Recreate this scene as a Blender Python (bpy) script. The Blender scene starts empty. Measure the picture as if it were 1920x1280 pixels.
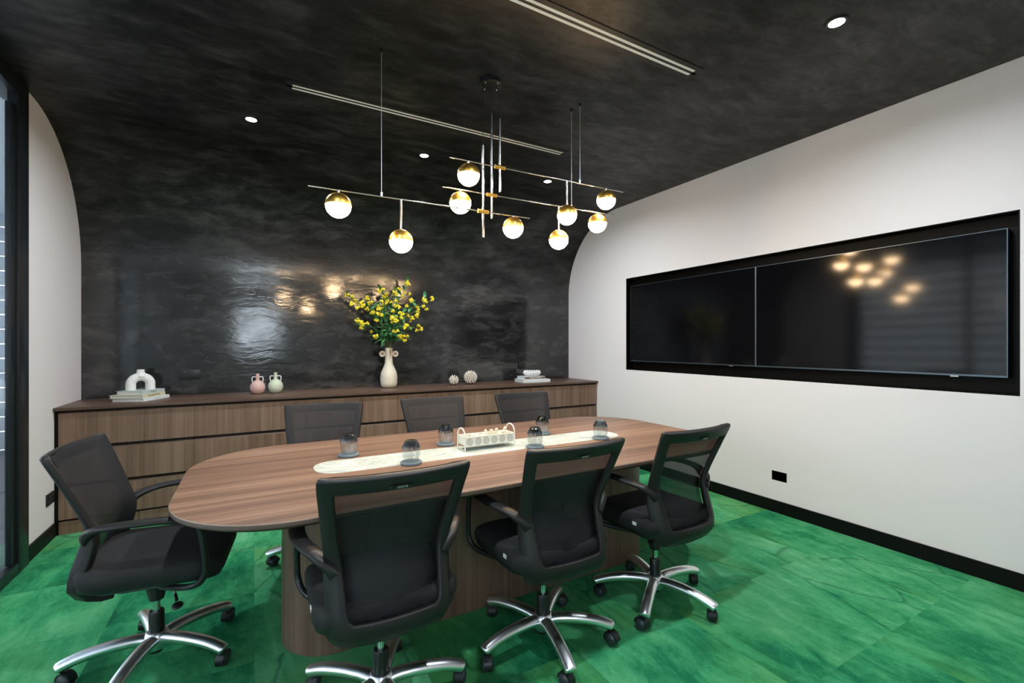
import bpy, bmesh, math, random
from mathutils import Vector, Matrix
rnd = random.Random(7)
S = bpy.context.scene
COL = S.collection
PI = math.pi

# ------------------------------------------------------------------ camera
FPX, CYPX, YAW = 859.35, 645.24, 29.363
cam_d = bpy.data.cameras.new('camera')
cam_d.sensor_width = 36.0
cam_d.lens = FPX / 1920 * 36
cam_d.shift_y = (CYPX - 640) / 1920
cam_d.clip_start = 0.02
cam = bpy.data.objects.new('camera', cam_d)
cam.location = (0, 0, 1.3)
cam.rotation_euler = (PI / 2, 0, -math.radians(YAW))
COL.objects.link(cam)
S.camera = cam
# ------------------------------------------------------------------ world, exposure
w = bpy.data.worlds.new('world')
S.world = w
w.use_nodes = True
w.node_tree.nodes['Background'].inputs[0].default_value = (0.86, 0.93, 1.0, 1)
w.node_tree.nodes['Background'].inputs[1].default_value = 9.0
S.view_settings.view_transform = 'Standard'
S.view_settings.look = 'None'
S.view_settings.gamma = 1
S.view_settings.use_curve_mapping = False
S.view_settings.exposure = 0.1
DOWNLIGHT_W = 20.0
GLOBE_EMIT = 85.0

# ------------------------------------------------------------------ dimensions
XL, XR = -1.181, 3.527
YB, YF = 4.784, -0.5
H, RC = 2.8145, 0.91
TZ = 0.735            # table top
CZ = 0.869            # cabinet top

# ------------------------------------------------------------------ material helpers
def nmat(name):
    m = bpy.data.materials.new(name)
    m.use_nodes = True
    nt = m.node_tree
    return m, nt, nt.nodes['Principled BSDF']
def N(nt, typ, **kw):
    n = nt.nodes.new(typ)
    for k, v in kw.items():
        setattr(n, k, v)
    return n
def L(nt, a, b): nt.links.new(a, b)
def plain(name, col, rough=0.5, metal=0.0, spec=0.5, coat=0.0, noise=0.0, nscale=40, bump=0.0, sheen=0.0):
    m, nt, b = nmat(name)
    b.inputs['Base Color'].default_value = (*col, 1)
    b.inputs['Roughness'].default_value = rough
    b.inputs['Metallic'].default_value = metal
    b.inputs['Specular IOR Level'].default_value = spec
    b.inputs['Coat Weight'].default_value = coat
    b.inputs['Sheen Weight'].default_value = sheen
    if noise or bump:
        tc = N(nt, 'ShaderNodeTexCoord')
        nz = N(nt, 'ShaderNodeTexNoise'); nz.inputs['Scale'].default_value = nscale; nz.inputs['Detail'].default_value = 5
        L(nt, tc.outputs['Object'], nz.inputs['Vector'])
        if noise:
            mx = N(nt, 'ShaderNodeMix', data_type='RGBA')
            mx.inputs['A'].default_value = (*[c * (1 - noise) for c in col], 1)
            mx.inputs['B'].default_value = (*[min(1, c * (1 + noise)) for c in col], 1)
            L(nt, nz.outputs['Fac'], mx.inputs['Factor'])
            L(nt, mx.outputs['Result'], b.inputs['Base Color'])
        if bump:
            bp = N(nt, 'ShaderNodeBump'); bp.inputs['Strength'].default_value = bump; bp.inputs['Distance'].default_value = 0.004
            L(nt, nz.outputs['Fac'], bp.inputs['Height']); L(nt, bp.outputs['Normal'], b.inputs['Normal'])
    return m
def ramp(nt, stops, src):
    r = N(nt, 'ShaderNodeValToRGB')
    e = r.color_ramp.elements
    e[0].position, e[0].color = stops[0][0], (*stops[0][1], 1)
    e[1].position, e[1].color = stops[-1][0], (*stops[-1][1], 1)
    for p, c in stops[1:-1]:
        x = e.new(p); x.color = (*c, 1)
    L(nt, src, r.inputs[0])
    return r.outputs[0]
def mapped_pos(nt, scale, rnd_off=0.0):
    g = N(nt, 'ShaderNodeNewGeometry')
    out = g.outputs['Position']
    if rnd_off:
        oi = N(nt, 'ShaderNodeObjectInfo')
        ml = N(nt, 'ShaderNodeMath', operation='MULTIPLY'); ml.inputs[1].default_value = rnd_off
        L(nt, oi.outputs['Random'], ml.inputs[0])
        ad = N(nt, 'ShaderNodeVectorMath', operation='ADD')
        L(nt, out, ad.inputs[0]); L(nt, ml.outputs[0], ad.inputs[1])
        out = ad.outputs[0]
    mp = N(nt, 'ShaderNodeMapping'); mp.inputs['Scale'].default_value = scale
    L(nt, out, mp.inputs['Vector'])
    return mp.outputs[0]
def noise_n(nt, vec, scale, detail=6, rough=0.55, dist=0.0):
    n = N(nt, 'ShaderNodeTexNoise')
    n.inputs['Scale'].default_value = scale; n.inputs['Detail'].default_value = detail
    n.inputs['Roughness'].default_value = rough; n.inputs['Distortion'].default_value = dist
    L(nt, vec, n.inputs['Vector'])
    return n.outputs['Fac']
def math_n(nt, op, a, b=None, c=None):
    n = N(nt, 'ShaderNodeMath', operation=op)
    for i, v in enumerate((a, b, c)):
        if v is None: continue
        if isinstance(v, (int, float)): n.inputs[i].default_value = v
        else: L(nt, v, n.inputs[i])
    return n.outputs[0]

def wood(name, dark, mid, light, grain, rough=0.42, k=0.14):
    """grain axis 0/1/2; the figure is stretched along it"""
    m, nt, b = nmat(name)
    def sc(along, across): return tuple(along if i == grain else across for i in range(3))
    v1 = mapped_pos(nt, sc(0.35, 8), 9.0)
    v2 = mapped_pos(nt, sc(1.6, 90), 9.0)
    v3 = mapped_pos(nt, sc(0.25, 30), 9.0)
    n1 = noise_n(nt, v1, 1.0, 4, 0.5, 0.6)
    n2 = noise_n(nt, v2, 1.0, 3, 0.6, 0.1)
    n3 = noise_n(nt, v3, 1.0, 4, 0.6, 0.3)
    t = math_n(nt, 'ADD', math_n(nt, 'MULTIPLY', n1, 0.34), math_n(nt, 'MULTIPLY', n3, 0.40))
    t = math_n(nt, 'ADD', t, math_n(nt, 'MULTIPLY', n2, 0.26))
    c = ramp(nt, [(0.50 - k, dark), (0.50, mid), (0.50 + k, light)], t)
    L(nt, c, b.inputs['Base Color'])
    b.inputs['Roughness'].default_value = rough
    b.inputs['Specular IOR Level'].default_value = 0.4
    bp = N(nt, 'ShaderNodeBump'); bp.inputs['Strength'].default_value = 0.06; bp.inputs['Distance'].default_value = 0.002
    L(nt, n2, bp.inputs['Height']); L(nt, bp.outputs['Normal'], b.inputs['Normal'])
    return m

M = {}
M['wood_v'] = wood('walnut_vertical', (0.094, 0.054, 0.038), (0.180, 0.110, 0.078), (0.262, 0.172, 0.126), 2, 0.42, 0.17)
M['wood_x'] = wood('walnut_worktop', (0.060, 0.033, 0.023), (0.100, 0.058, 0.040), (0.150, 0.092, 0.065), 0)
M['wood_t'] = wood('walnut_table', (0.088, 0.050, 0.034), (0.185, 0.106, 0.069), (0.320, 0.198, 0.130), 0, 0.40)
M['wood_edge'] = plain('walnut_edge', (0.075, 0.047, 0.033), 0.5, noise=0.3, nscale=20)
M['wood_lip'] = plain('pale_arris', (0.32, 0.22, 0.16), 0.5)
M['gap'] = plain('dark_gap', (0.012, 0.009, 0.008), 0.8)

def plaster():
    m, nt, b = nmat('black_polished_plaster')
    v = mapped_pos(nt, (1, 1, 1))
    warp = N(nt, 'ShaderNodeTexNoise'); warp.inputs['Scale'].default_value = 2.2; warp.inputs['Detail'].default_value = 3
    L(nt, v, warp.inputs['Vector'])
    off = N(nt, 'ShaderNodeVectorMath', operation='SCALE'); off.inputs['Scale'].default_value = 0.18
    L(nt, warp.outputs['Color'], off.inputs[0])
    add = N(nt, 'ShaderNodeVectorMath', operation='ADD')
    L(nt, v, add.inputs[0]); L(nt, off.outputs[0], add.inputs[1])
    def strokes(rot, scl, seed):
        mp = N(nt, 'ShaderNodeMapping'); mp.inputs['Rotation'].default_value = rot; mp.inputs['Scale'].default_value = scl
        mp.inputs['Location'].default_value = (seed, seed * 1.7, seed * 0.6)
        L(nt, add.outputs[0], mp.inputs['Vector'])
        return mp.outputs[0]
    # trowel strokes in two directions, chosen patch by patch
    sa = noise_n(nt, strokes((0.3, 0.5, 0.4), (1.0, 3.0, 3.0), 0.0), 3.4, 10, 0.70, 0.15)
    sb = noise_n(nt, strokes((-0.5, -0.9, 0.9), (1.0, 3.0, 3.0), 4.0), 3.4, 10, 0.70, 0.15)
    pick = noise_n(nt, v, 3.2, 3, 0.5, 0.0)
    pr = N(nt, 'ShaderNodeMapRange'); pr.inputs['From Min'].default_value = 0.44; pr.inputs['From Max'].default_value = 0.56
    L(nt, pick, pr.inputs['Value'])
    mxs = N(nt, 'ShaderNodeMix'); L(nt, pr.outputs[0], mxs.inputs['Factor']); L(nt, sa, mxs.inputs['A']); L(nt, sb, mxs.inputs['B'])
    st = mxs.outputs['Result']
    big = noise_n(nt, add.outputs[0], 1.3, 5, 0.6, 0.3)
    vo = N(nt, 'ShaderNodeTexVoronoi'); vo.inputs['Scale'].default_value = 3.2
    L(nt, strokes((0.5, 0.3, 0.6), (0.9, 1.6, 2.4), 2.0), vo.inputs['Vector'])
    sv = N(nt, 'ShaderNodeSeparateColor'); L(nt, vo.outputs['Color'], sv.inputs[0])
    t = math_n(nt, 'ADD', math_n(nt, 'MULTIPLY', st, 0.70), math_n(nt, 'MULTIPLY', big, 0.24))
    t = math_n(nt, 'ADD', t, math_n(nt, 'MULTIPLY', sv.outputs[0], 0.06))
    c = ramp(nt, [(0.40, (0.0045, 0.0047, 0.0052)), (0.495, (0.0160, 0.0162, 0.0173)), (0.61, (0.046, 0.0455, 0.046))], t)
    L(nt, c, b.inputs['Base Color'])
    r = N(nt, 'ShaderNodeMapRange'); r.inputs['From Min'].default_value = 0.38; r.inputs['From Max'].default_value = 0.62
    r.inputs['To Min'].default_value = 0.17; r.inputs['To Max'].default_value = 0.06
    L(nt, st, r.inputs['Value'])
    g = N(nt, 'ShaderNodeNewGeometry'); sz = N(nt, 'ShaderNodeSeparateXYZ'); L(nt, g.outputs['Position'], sz.inputs[0])
    pol = N(nt, 'ShaderNodeMapRange', interpolation_type='SMOOTHSTEP'); pol.inputs['From Min'].default_value = 1.75; pol.inputs['From Max'].default_value = 2.45
    L(nt, sz.outputs['Z'], pol.inputs['Value'])
    L(nt, math_n(nt, 'ADD', r.outputs[0], math_n(nt, 'MULTIPLY', pol.outputs[0], 0.30)), b.inputs['Roughness'])
    L(nt, math_n(nt, 'SUBTRACT', 0.78, math_n(nt, 'MULTIPLY', pol.outputs[0], 0.50)), b.inputs['Specular IOR Level'])
    bp = N(nt, 'ShaderNodeBump'); bp.inputs['Strength'].default_value = 0.5; bp.inputs['Distance'].default_value = 0.0035
    low = noise_n(nt, strokes((0.2, 0.4, 0.3), (0.8, 1.0, 3.0), 7.0), 5.0, 3, 0.55, 0.3)
    L(nt, math_n(nt, 'ADD', low, math_n(nt, 'MULTIPLY', st, 0.22)), bp.inputs['Height']); L(nt, bp.outputs['Normal'], b.inputs['Normal'])
    return m
M['plaster'] = plaster()

def carpet():
    m, nt, b = nmat('green_carpet')
    v = mapped_pos(nt, (1, 1, 1), 13.0)
    vd = mapped_pos(nt, (2.6, 1.0, 1), 5.0)
    vc = mapped_pos(nt, (1, 1, 1))
    n1 = noise_n(nt, v, 1.7, 5, 0.62, 0.25)
    n2 = noise_n(nt, vd, 3.4, 9, 0.72, 0.5)
    n4 = noise_n(nt, vc, 0.9, 4, 0.6, 0.2)
    n3 = noise_n(nt, vc, 190, 3, 0.7)
    n5 = noise_n(nt, vc, 28, 4, 0.7)
    oi = N(nt, 'ShaderNodeObjectInfo')
    t = math_n(nt, 'ADD', math_n(nt, 'MULTIPLY', n1, 0.30), math_n(nt, 'MULTIPLY', n2, 0.34))
    t = math_n(nt, 'ADD', t, math_n(nt, 'MULTIPLY', n4, 0.18))
    t = math_n(nt, 'ADD', t, math_n(nt, 'MULTIPLY', oi.outputs['Random'], 0.075))
    t = math_n(nt, 'ADD', t, math_n(nt, 'MULTIPLY', n3, 0.10))
    t = math_n(nt, 'ADD', t, math_n(nt, 'MULTIPLY', n5, 0.07))
    c = ramp(nt, [(0.41, (0.003, 0.090, 0.048)), (0.48, (0.014, 0.180, 0.074)), (0.54, (0.046, 0.295, 0.120)), (0.65, (0.135, 0.435, 0.210))], t)
    # straight-ish dark creases dyed in some of the tiles
    wd = N(nt, 'ShaderNodeTexNoise'); wd.inputs['Scale'].default_value = 2.0; wd.inputs['Detail'].default_value = 4
    L(nt, v, wd.inputs['Vector'])
    wsc = N(nt, 'ShaderNodeVectorMath', operation='SCALE'); wsc.inputs['Scale'].default_value = 0.45
    L(nt, wd.outputs['Color'], wsc.inputs[0])
    av = N(nt, 'ShaderNodeVectorMath', operation='ADD'); L(nt, vd, av.inputs[0]); L(nt, wsc.outputs[0], av.inputs[1])
    wv = N(nt, 'ShaderNodeTexVoronoi', feature='DISTANCE_TO_EDGE'); wv.inputs['Scale'].default_value = 1.1
    L(nt, av.outputs[0], wv.inputs['Vector'])
    vein = N(nt, 'ShaderNodeMapRange'); vein.inputs['From Min'].default_value = 0.0; vein.inputs['From Max'].default_value = 0.022
    vein.inputs['To Min'].default_value = 0.55; vein.inputs['To Max'].default_value = 0.0
    L(nt, wv.outputs['Distance'], vein.inputs['Value'])
    mk = math_n(nt, 'MULTIPLY', vein.outputs[0], math_n(nt, 'GREATER_THAN', oi.outputs['Random'], 0.72))
    mx = N(nt, 'ShaderNodeMix', data_type='RGBA'); mx.inputs['B'].default_value = (0.002, 0.075, 0.045, 1)
    hz = noise_n(nt, mapped_pos(nt, (1, 1, 1), 3.0), 1.1, 3, 0.5, 0.2)
    hr = N(nt, 'ShaderNodeMapRange'); hr.inputs['From Min'].default_value = 0.50; hr.inputs['From Max'].default_value = 0.68
    hr.inputs['To Min'].default_value = 0.0; hr.inputs['To Max'].default_value = 0.5
    L(nt, hz, hr.inputs['Value'])
    hm = N(nt, 'ShaderNodeMix', data_type='RGBA'); hm.inputs['B'].default_value = (0.085, 0.255, 0.045, 1)
    L(nt, hr.outputs[0], hm.inputs['Factor']); L(nt, c, hm.inputs['A'])
    L(nt, mk, mx.inputs['Factor']); L(nt, hm.outputs['Result'], mx.inputs['A'])
    L(nt, mx.outputs['Result'], b.inputs['Base Color'])
    b.inputs['Roughness'].default_value = 0.95
    b.inputs['Specular IOR Level'].default_value = 0.1
    bp = N(nt, 'ShaderNodeBump'); bp.inputs['Strength'].default_value = 0.6; bp.inputs['Distance'].default_value = 0.004
    L(nt, n3, bp.inputs['Height']); L(nt, bp.outputs['Normal'], b.inputs['Normal'])
    return m
M['carpet'] = carpet()
M['underlay'] = plain('carpet_backing', (0.004, 0.05, 0.02), 0.95)
M['wall'] = plain('white_wall_paint', (0.735, 0.700, 0.715), 0.6, spec=0.3, bump=0.02, nscale=300)
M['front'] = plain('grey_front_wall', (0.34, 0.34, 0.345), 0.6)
M['skirt'] = plain('black_skirting', (0.004, 0.004, 0.004), 0.45, spec=0.15)
M['recess'] = plain('black_recess_lining', (0.003, 0.0025, 0.0025), 0.5, spec=0.12)
M['frame'] = plain('black_anodised_frame', (0.012, 0.015, 0.019), 0.34, spec=0.35)
M['screen'] = plain('black_screen_glass', (0.003, 0.003, 0.004), 0.09, spec=0.28)
M['bezel'] = plain('screen_bezel', (0.10, 0.13, 0.16), 0.3, metal=0.8)
M['seam'] = plain('screen_edge_silver', (0.5, 0.5, 0.5), 0.3, metal=0.9)
M['slot'] = plain('pale_slot_blade', (0.80, 0.81, 0.82), 0.5)
M['grille'] = plain('charcoal_grille_frame', (0.016, 0.014, 0.014), 0.5)
M['blackmetal'] = plain('black_metal', (0.008, 0.009, 0.010), 0.35)
M['steel'] = plain('brushed_steel', (0.55, 0.53, 0.50), 0.25, metal=1.0)
M['wire'] = plain('steel_wire', (0.75, 0.74, 0.72), 0.35, metal=0.9)
M['brass'] = plain('brushed_brass', (0.83, 0.50, 0.105), 0.36, metal=1.0)
M['plastic'] = plain('black_plastic', (0.015, 0.0138, 0.0138), 0.44, spec=0.34, bump=0.03, nscale=500)
M['plastic2'] = plain('grey_black_plastic', (0.011, 0.012, 0.014), 0.38)
M['fabric'] = plain('black_seat_fabric', (0.010, 0.010, 0.0115), 0.8, noise=0.35, nscale=350, bump=0.25)
M['chrome'] = plain('polished_aluminium', (0.90, 0.92, 0.95), 0.30, metal=1.0)
M['piston'] = plain('chrome_piston', (0.62, 0.70, 0.68), 0.18, metal=1.0)
M['caster'] = plain('caster_nylon', (0.030, 0.036, 0.044), 0.38)
M['whitetag'] = plain('white_label', (0.75, 0.75, 0.73), 0.6)
M['lettering'] = plain('grey_lettering', (0.38, 0.40, 0.38), 0.4)
M['cream'] = plain('cream_ceramic', (0.62, 0.57, 0.45), 0.5, noise=0.12, nscale=14)
M['creamdark'] = plain('brown_glaze', (0.26, 0.18, 0.11), 0.5)
M['pink'] = plain('pink_ceramic', (0.54, 0.35, 0.31), 0.55, noise=0.14, nscale=22)
M['sage'] = plain('sage_ceramic', (0.50, 0.55, 0.42), 0.55, noise=0.12, nscale=22)
M['whiteceramic'] = plain('white_ceramic', (0.74, 0.75, 0.75), 0.6, bump=0.15, nscale=160)
M['shell'] = plain('bone_white_shell', (0.66, 0.61, 0.53), 0.55, noise=0.12, nscale=60)
M['page'] = plain('book_pages', (0.66, 0.70, 0.69), 0.8, noise=0.08, nscale=200)
M['cover_w'] = plain('white_book_cover', (0.66, 0.71, 0.73), 0.45)
M['cover_g'] = plain('grey_green_book_cover', (0.42, 0.49, 0.48), 0.5)
M['cover_c'] = plain('cream_book_cover', (0.56, 0.53, 0.36), 0.5)
M['cover_b'] = plain('brown_book_cover', (0.15, 0.10, 0.075), 0.5)
M['ink'] = plain('dark_ink', (0.09, 0.07, 0.05), 0.6)
M['inkw'] = plain('white_ink', (0.72, 0.71, 0.66), 0.6)
M['stem'] = plain('brown_stem', (0.075, 0.042, 0.024), 0.7)
M['twig'] = plain('green_twig', (0.10, 0.16, 0.05), 0.6)
M['flower'] = plain('yellow_blossom', (0.74, 0.60, 0.030), 0.6, noise=0.25, nscale=60)
M['basket'] = plain('ivory_metal', (0.70, 0.70, 0.60), 0.45)
M['basketdark'] = plain('tarnished_ring', (0.25, 0.24, 0.20), 0.5)
M['potpourri'] = plain('cream_dried_petals', (0.76, 0.66, 0.50), 0.8, noise=0.15, nscale=90)
M['coaster'] = plain('blue_grey_stone', (0.16, 0.20, 0.225), 0.5, noise=0.55, nscale=160)
M['socket'] = plain('matt_black_socket', (0.007, 0.008, 0.009), 0.4)
M['socketgrey'] = plain('socket_detail', (0.05, 0.055, 0.06), 0.4)
M['corr_floor'] = plain('grey_corridor_carpet', (0.20, 0.22, 0.24), 0.9, noise=0.5, nscale=30)
M['corr_wall'] = plain('pale_corridor_wall', (0.62, 0.66, 0.70), 0.7)

def blindmat():
    m, nt, b = nmat('translucent_blind')
    b.inputs['Base Color'].default_value = (0.6, 0.64, 0.68, 1)
    tl = N(nt, 'ShaderNodeBsdfTranslucent'); tl.inputs[0].default_value = (0.30, 0.33, 0.36, 1)
    mx = N(nt, 'ShaderNodeMixShader'); mx.inputs[0].default_value = 0.3
    L(nt, b.outputs[0], mx.inputs[1]); L(nt, tl.outputs[0], mx.inputs[2]); L(nt, mx.outputs[0], nt.nodes['Material Output'].inputs[0])
    return m
M['blind'] = blindmat()
def leafmat():
    m, nt, b = nmat('variegated_leaf')
    tc = N(nt, 'ShaderNodeTexCoord')
    sx = N(nt, 'ShaderNodeSeparateXYZ'); L(nt, tc.outputs['Object'], sx.inputs[0])
    oi = N(nt, 'ShaderNodeObjectInfo')
    mx = N(nt, 'ShaderNodeMix', data_type='RGBA')
    mx.inputs['A'].default_value = (0.016, 0.110, 0.040, 1); mx.inputs['B'].default_value = (0.10, 0.30, 0.10, 1)
    L(nt, oi.outputs['Random'], mx.inputs['Factor'])
    L(nt, mx.outputs['Result'], b.inputs['Base Color'])
    b.inputs['Roughness'].default_value = 0.38
    return m
M['leaf'] = leafmat()

def marble():
    m, nt, b = nmat('white_marble')
    v = mapped_pos(nt, (1, 2, 1))
    n1 = noise_n(nt, v, 4.0, 8, 0.65, 1.8)
    c = ramp(nt, [(0.36, (0.36, 0.42, 0.39)), (0.46, (0.54, 0.60, 0.57)), (0.50, (0.47, 0.48, 0.41)), (0.56, (0.58, 0.65, 0.62)), (0.8, (0.54, 0.61, 0.58))], n1)
    L(nt, c, b.inputs['Base Color']); b.inputs['Roughness'].default_value = 0.22
    return m
M['marble'] = marble()

def mixglass(name, tint, gloss_rough=0.02, grad=None):
    """clear sheet: tinted transmission plus fresnel reflection"""
    m = bpy.data.materials.new(name); m.use_nodes = True
    nt = m.node_tree; nt.nodes.clear()
    out = N(nt, 'ShaderNodeOutputMaterial')
    tr = N(nt, 'ShaderNodeBsdfTransparent'); tr.inputs[0].default_value = (*tint, 1)
    gl = N(nt, 'ShaderNodeBsdfGlossy'); gl.inputs['Roughness'].default_value = gloss_rough
    gl.inputs['Color'].default_value = (0.9, 0.95, 1, 1)
    lw = N(nt, 'ShaderNodeLayerWeight'); lw.inputs['Blend'].default_value = 0.5
    fac = math_n(nt, 'ADD', math_n(nt, 'MULTIPLY', math_n(nt, 'POWER', lw.outputs['Facing'], 4.0), 0.70), 0.06)
    mx = N(nt, 'ShaderNodeMixShader')
    L(nt, fac, mx.inputs[0]); L(nt, tr.outputs[0], mx.inputs[1]); L(nt, gl.outputs[0], mx.inputs[2])
    L(nt, mx.outputs[0], out.inputs[0])
    if grad:
        z0, z1, top = grad
        tc = N(nt, 'ShaderNodeTexCoord'); sx = N(nt, 'ShaderNodeSeparateXYZ'); L(nt, tc.outputs['Object'], sx.inputs[0])
        mr = N(nt, 'ShaderNodeMapRange'); mr.inputs['From Min'].default_value = z0; mr.inputs['From Max'].default_value = z1
        L(nt, sx.outputs['Z'], mr.inputs['Value'])
        cm = N(nt, 'ShaderNodeMix', data_type='RGBA'); cm.inputs['A'].default_value = (*tint, 1); cm.inputs['B'].default_value = (*top, 1)
        L(nt, mr.outputs[0], cm.inputs['Factor']); L(nt, cm.outputs['Result'], tr.inputs[0])
    return m
M['pane'] = mixglass('window_glass', (0.93, 0.96, 0.97))
M['tumbler'] = mixglass('smoked_tumbler_glass', (0.90, 0.92, 0.92), grad=(0.054, 0.072, (0.42, 0.46, 0.49)))

def meshfab():
    m = bpy.data.materials.new('black_chair_mesh'); m.use_nodes = True
    nt = m.node_tree; b = nt.nodes['Principled BSDF']; out = nt.nodes['Material Output']
    b.inputs['Base Color'].default_value = (0.0105, 0.0110, 0.0150, 1); b.inputs['Roughness'].default_value = 0.6; b.inputs['Specular IOR Level'].default_value = 0.35
    tr = N(nt, 'ShaderNodeBsdfTransparent')
    mx = N(nt, 'ShaderNodeMixShader'); mx.inputs[0].default_value = 0.885
    L(nt, tr.outputs[0], mx.inputs[1]); L(nt, b.outputs[0], mx.inputs[2]); L(nt, mx.outputs[0], out.inputs[0])
    return m
M['mesh'] = meshfab()
def emis(name, col, s):
    m = bpy.data.materials.new(name); m.use_nodes = True
    nt = m.node_tree; b = nt.nodes['Principled BSDF']
    b.inputs['Base Color'].default_value = (0.8, 0.8, 0.8, 1)
    b.inputs['Emission Color'].default_value = (*col, 1); b.inputs['Emission Strength'].default_value = s
    return m
M['globe'] = emis('lit_opal_glass', (1.0, 0.69, 0.39), GLOBE_EMIT)
M['lens'] = emis('lit_downlight_lens', (0.90, 0.96, 1.0), 30.0)

# ------------------------------------------------------------------ geometry helpers
class MB:
    def __init__(s): s.v = []; s.f = []; s.mi = []; s.cur = 0
    def add(s, vs, fs):
        o = len(s.v); s.v += [tuple(p) for p in vs]
        for f in fs: s.f.append([i + o for i in f]); s.mi.append(s.cur)
        return s
    def box(s, x0, x1, y0, y1, z0, z1):
        vs = [(x, y, z) for x in (x0, x1) for y in (y0, y1) for z in (z0, z1)]
        return s.add(vs, [(0, 1, 3, 2), (4, 6, 7, 5), (0, 4, 5, 1), (2, 3, 7, 6), (0, 2, 6, 4), (1, 5, 7, 3)])
    def loft(s, rings, cap0=True, cap1=True, closed=True):
        n = len(rings[0]); vs = [p for r in rings for p in r]; fs = []
        for k in range(len(rings) - 1):
            for i in range(n if closed else n - 1):
                j = (i + 1) % n
                fs.append((k * n + i, k * n + j, (k + 1) * n + j, (k + 1) * n + i))
        if cap0: fs.append(tuple(range(n - 1, -1, -1)))
        if cap1: fs.append(tuple((len(rings) - 1) * n + i for i in range(n)))
        return s.add(vs, fs)
    def lathe(s, prof, n=24, mat=None, cap0=True, cap1=True):
        rings = []
        for r, z in prof:
            ring = [Vector((r * math.cos(2 * PI * i / n), r * math.sin(2 * PI * i / n), z)) for i in range(n)]
            rings.append([mat @ p if mat else p for p in ring])
        return s.loft(rings, cap0, cap1)
    def tube(s, path, rad, n=10, flat=None, up=Vector((0, 0, 1)), caps=True):
        """rad scalar/list; flat=(list of (width,height) half sizes)"""
        P = [Vector(p) for p in path]; rings = []
        for i, p in enumerate(P):
            t = (P[min(i + 1, len(P) - 1)] - P[max(i - 1, 0)]).normalized()
            sd = t.cross(up)
            if sd.length < 1e-4: sd = t.cross(Vector((0, 1, 0.01)))
            sd.normalize(); u = sd.cross(t).normalized()
            if flat: a, b = flat[i] if isinstance(flat, list) else flat
            else: a = b = rad[i] if isinstance(rad, (list, tuple)) else rad
            rings.append([p + sd * (a * math.cos(2 * PI * k / n)) + u * (b * math.sin(2 * PI * k / n)) for k in range(n)])
        return s.loft(rings, caps, caps)
    def sphere(s, c, r, nu=16, nv=10, v0=0.0, v1=1.0, sc=(1, 1, 1)):
        prof = []
        for k in range(nv + 1):
            a = PI * (v0 + (v1 - v0) * k / nv)
            prof.append((max(r * math.sin(a), 1e-5), -r * math.cos(a)))
        mt = Matrix.Translation(c) @ Matrix.Diagonal((*sc, 1))
        return s.lathe(prof, nu, mt)
    def obj(s, name, mat, parent=None, smooth=False, loc=None, rot=None, bevel=None, solid=None, auto=None):
        me = bpy.data.meshes.new(name)
        me.from_pydata(s.v, [], s.f)
        mats = mat if isinstance(mat, (list, tuple)) else [mat]
        for m in mats: me.materials.append(m)
        if len(mats) > 1: me.polygons.foreach_set('material_index', s.mi)
        bm = bmesh.new(); bm.from_mesh(me); bmesh.ops.recalc_face_normals(bm, faces=bm.faces)
        bm.to_mesh(me); bm.free()
        if smooth: me.polygons.foreach_set('use_smooth', [True] * len(me.polygons))
        me.update()
        o = bpy.data.objects.new(name, me); COL.objects.link(o)
        if solid:
            md = o.modifiers.new('solid', 'SOLIDIFY'); md.thickness = solid[0]; md.offset = solid[1]
        if bevel:
            md = o.modifiers.new('bevel', 'BEVEL'); md.width = bevel; md.segments = 2; md.limit_method = 'ANGLE'; md.angle_limit = 0.6
        if solid or bevel:
            dg = bpy.context.evaluated_depsgraph_get()
            nm = bpy.data.meshes.new_from_object(o.evaluated_get(dg))
            o.modifiers.clear(); o.data = nm
            if smooth or bevel: nm.polygons.foreach_set('use_smooth', [True] * len(nm.polygons))
            me = nm
        if (smooth or bevel) and auto is not False:
            me.set_sharp_from_angle(angle=auto or 0.7)
        if parent: o.parent = parent
        if loc: o.location = loc
        if rot: o.rotation_euler = rot
        return o
def empty(name, loc=(0, 0, 0), rz=0.0):
    o = bpy.data.objects.new(name, None); COL.objects.link(o); o.empty_display_size = 0.1
    o.location = loc; o.rotation_euler = (0, 0, rz); return o
def tag(o, label, cat, group=None, kind=None):
    o['label'] = label; o['category'] = cat
    if group: o['group'] = group
    if kind: o['kind'] = kind
    return o
def struct(o, label=None, cat=None):
    o['kind'] = 'structure'
    if label: o['label'] = label
    if cat: o['category'] = cat
    return o
def copy_tree(o, parent=None):
    c = o.copy(); COL.objects.link(c); c.parent = parent
    for ch in list(o.children): copy_tree(ch, c)
    return c
def smooth_path(pts, sub=6):
    P = [Vector(p) for p in pts]; out = []
    for i in range(len(P) - 1):
        p0 = P[max(i - 1, 0)]; p1 = P[i]; p2 = P[i + 1]; p3 = P[min(i + 2, len(P) - 1)]
        for k in range(sub):
            t = k / sub
            out.append(0.5 * ((2 * p1) + (p2 - p0) * t + (2 * p0 - 5 * p1 + 4 * p2 - p3) * t * t + (3 * p1 - p0 - 3 * p2 + p3) * t ** 3))
    out.append(P[-1]); return out
def rrect(cx, cy, hx, hy, r, n=8, z=0.0):
    out = []
    for qx, qy, a0 in ((1, 1, 0), (-1, 1, PI / 2), (-1, -1, PI), (1, -1, 1.5 * PI)):
        for k in range(n + 1):
            a = a0 + PI / 2 * k / n
            out.append((cx + qx * (hx - r) + r * math.cos(a), cy + qy * (hy - r) + r * math.sin(a), z))
    return out
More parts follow.
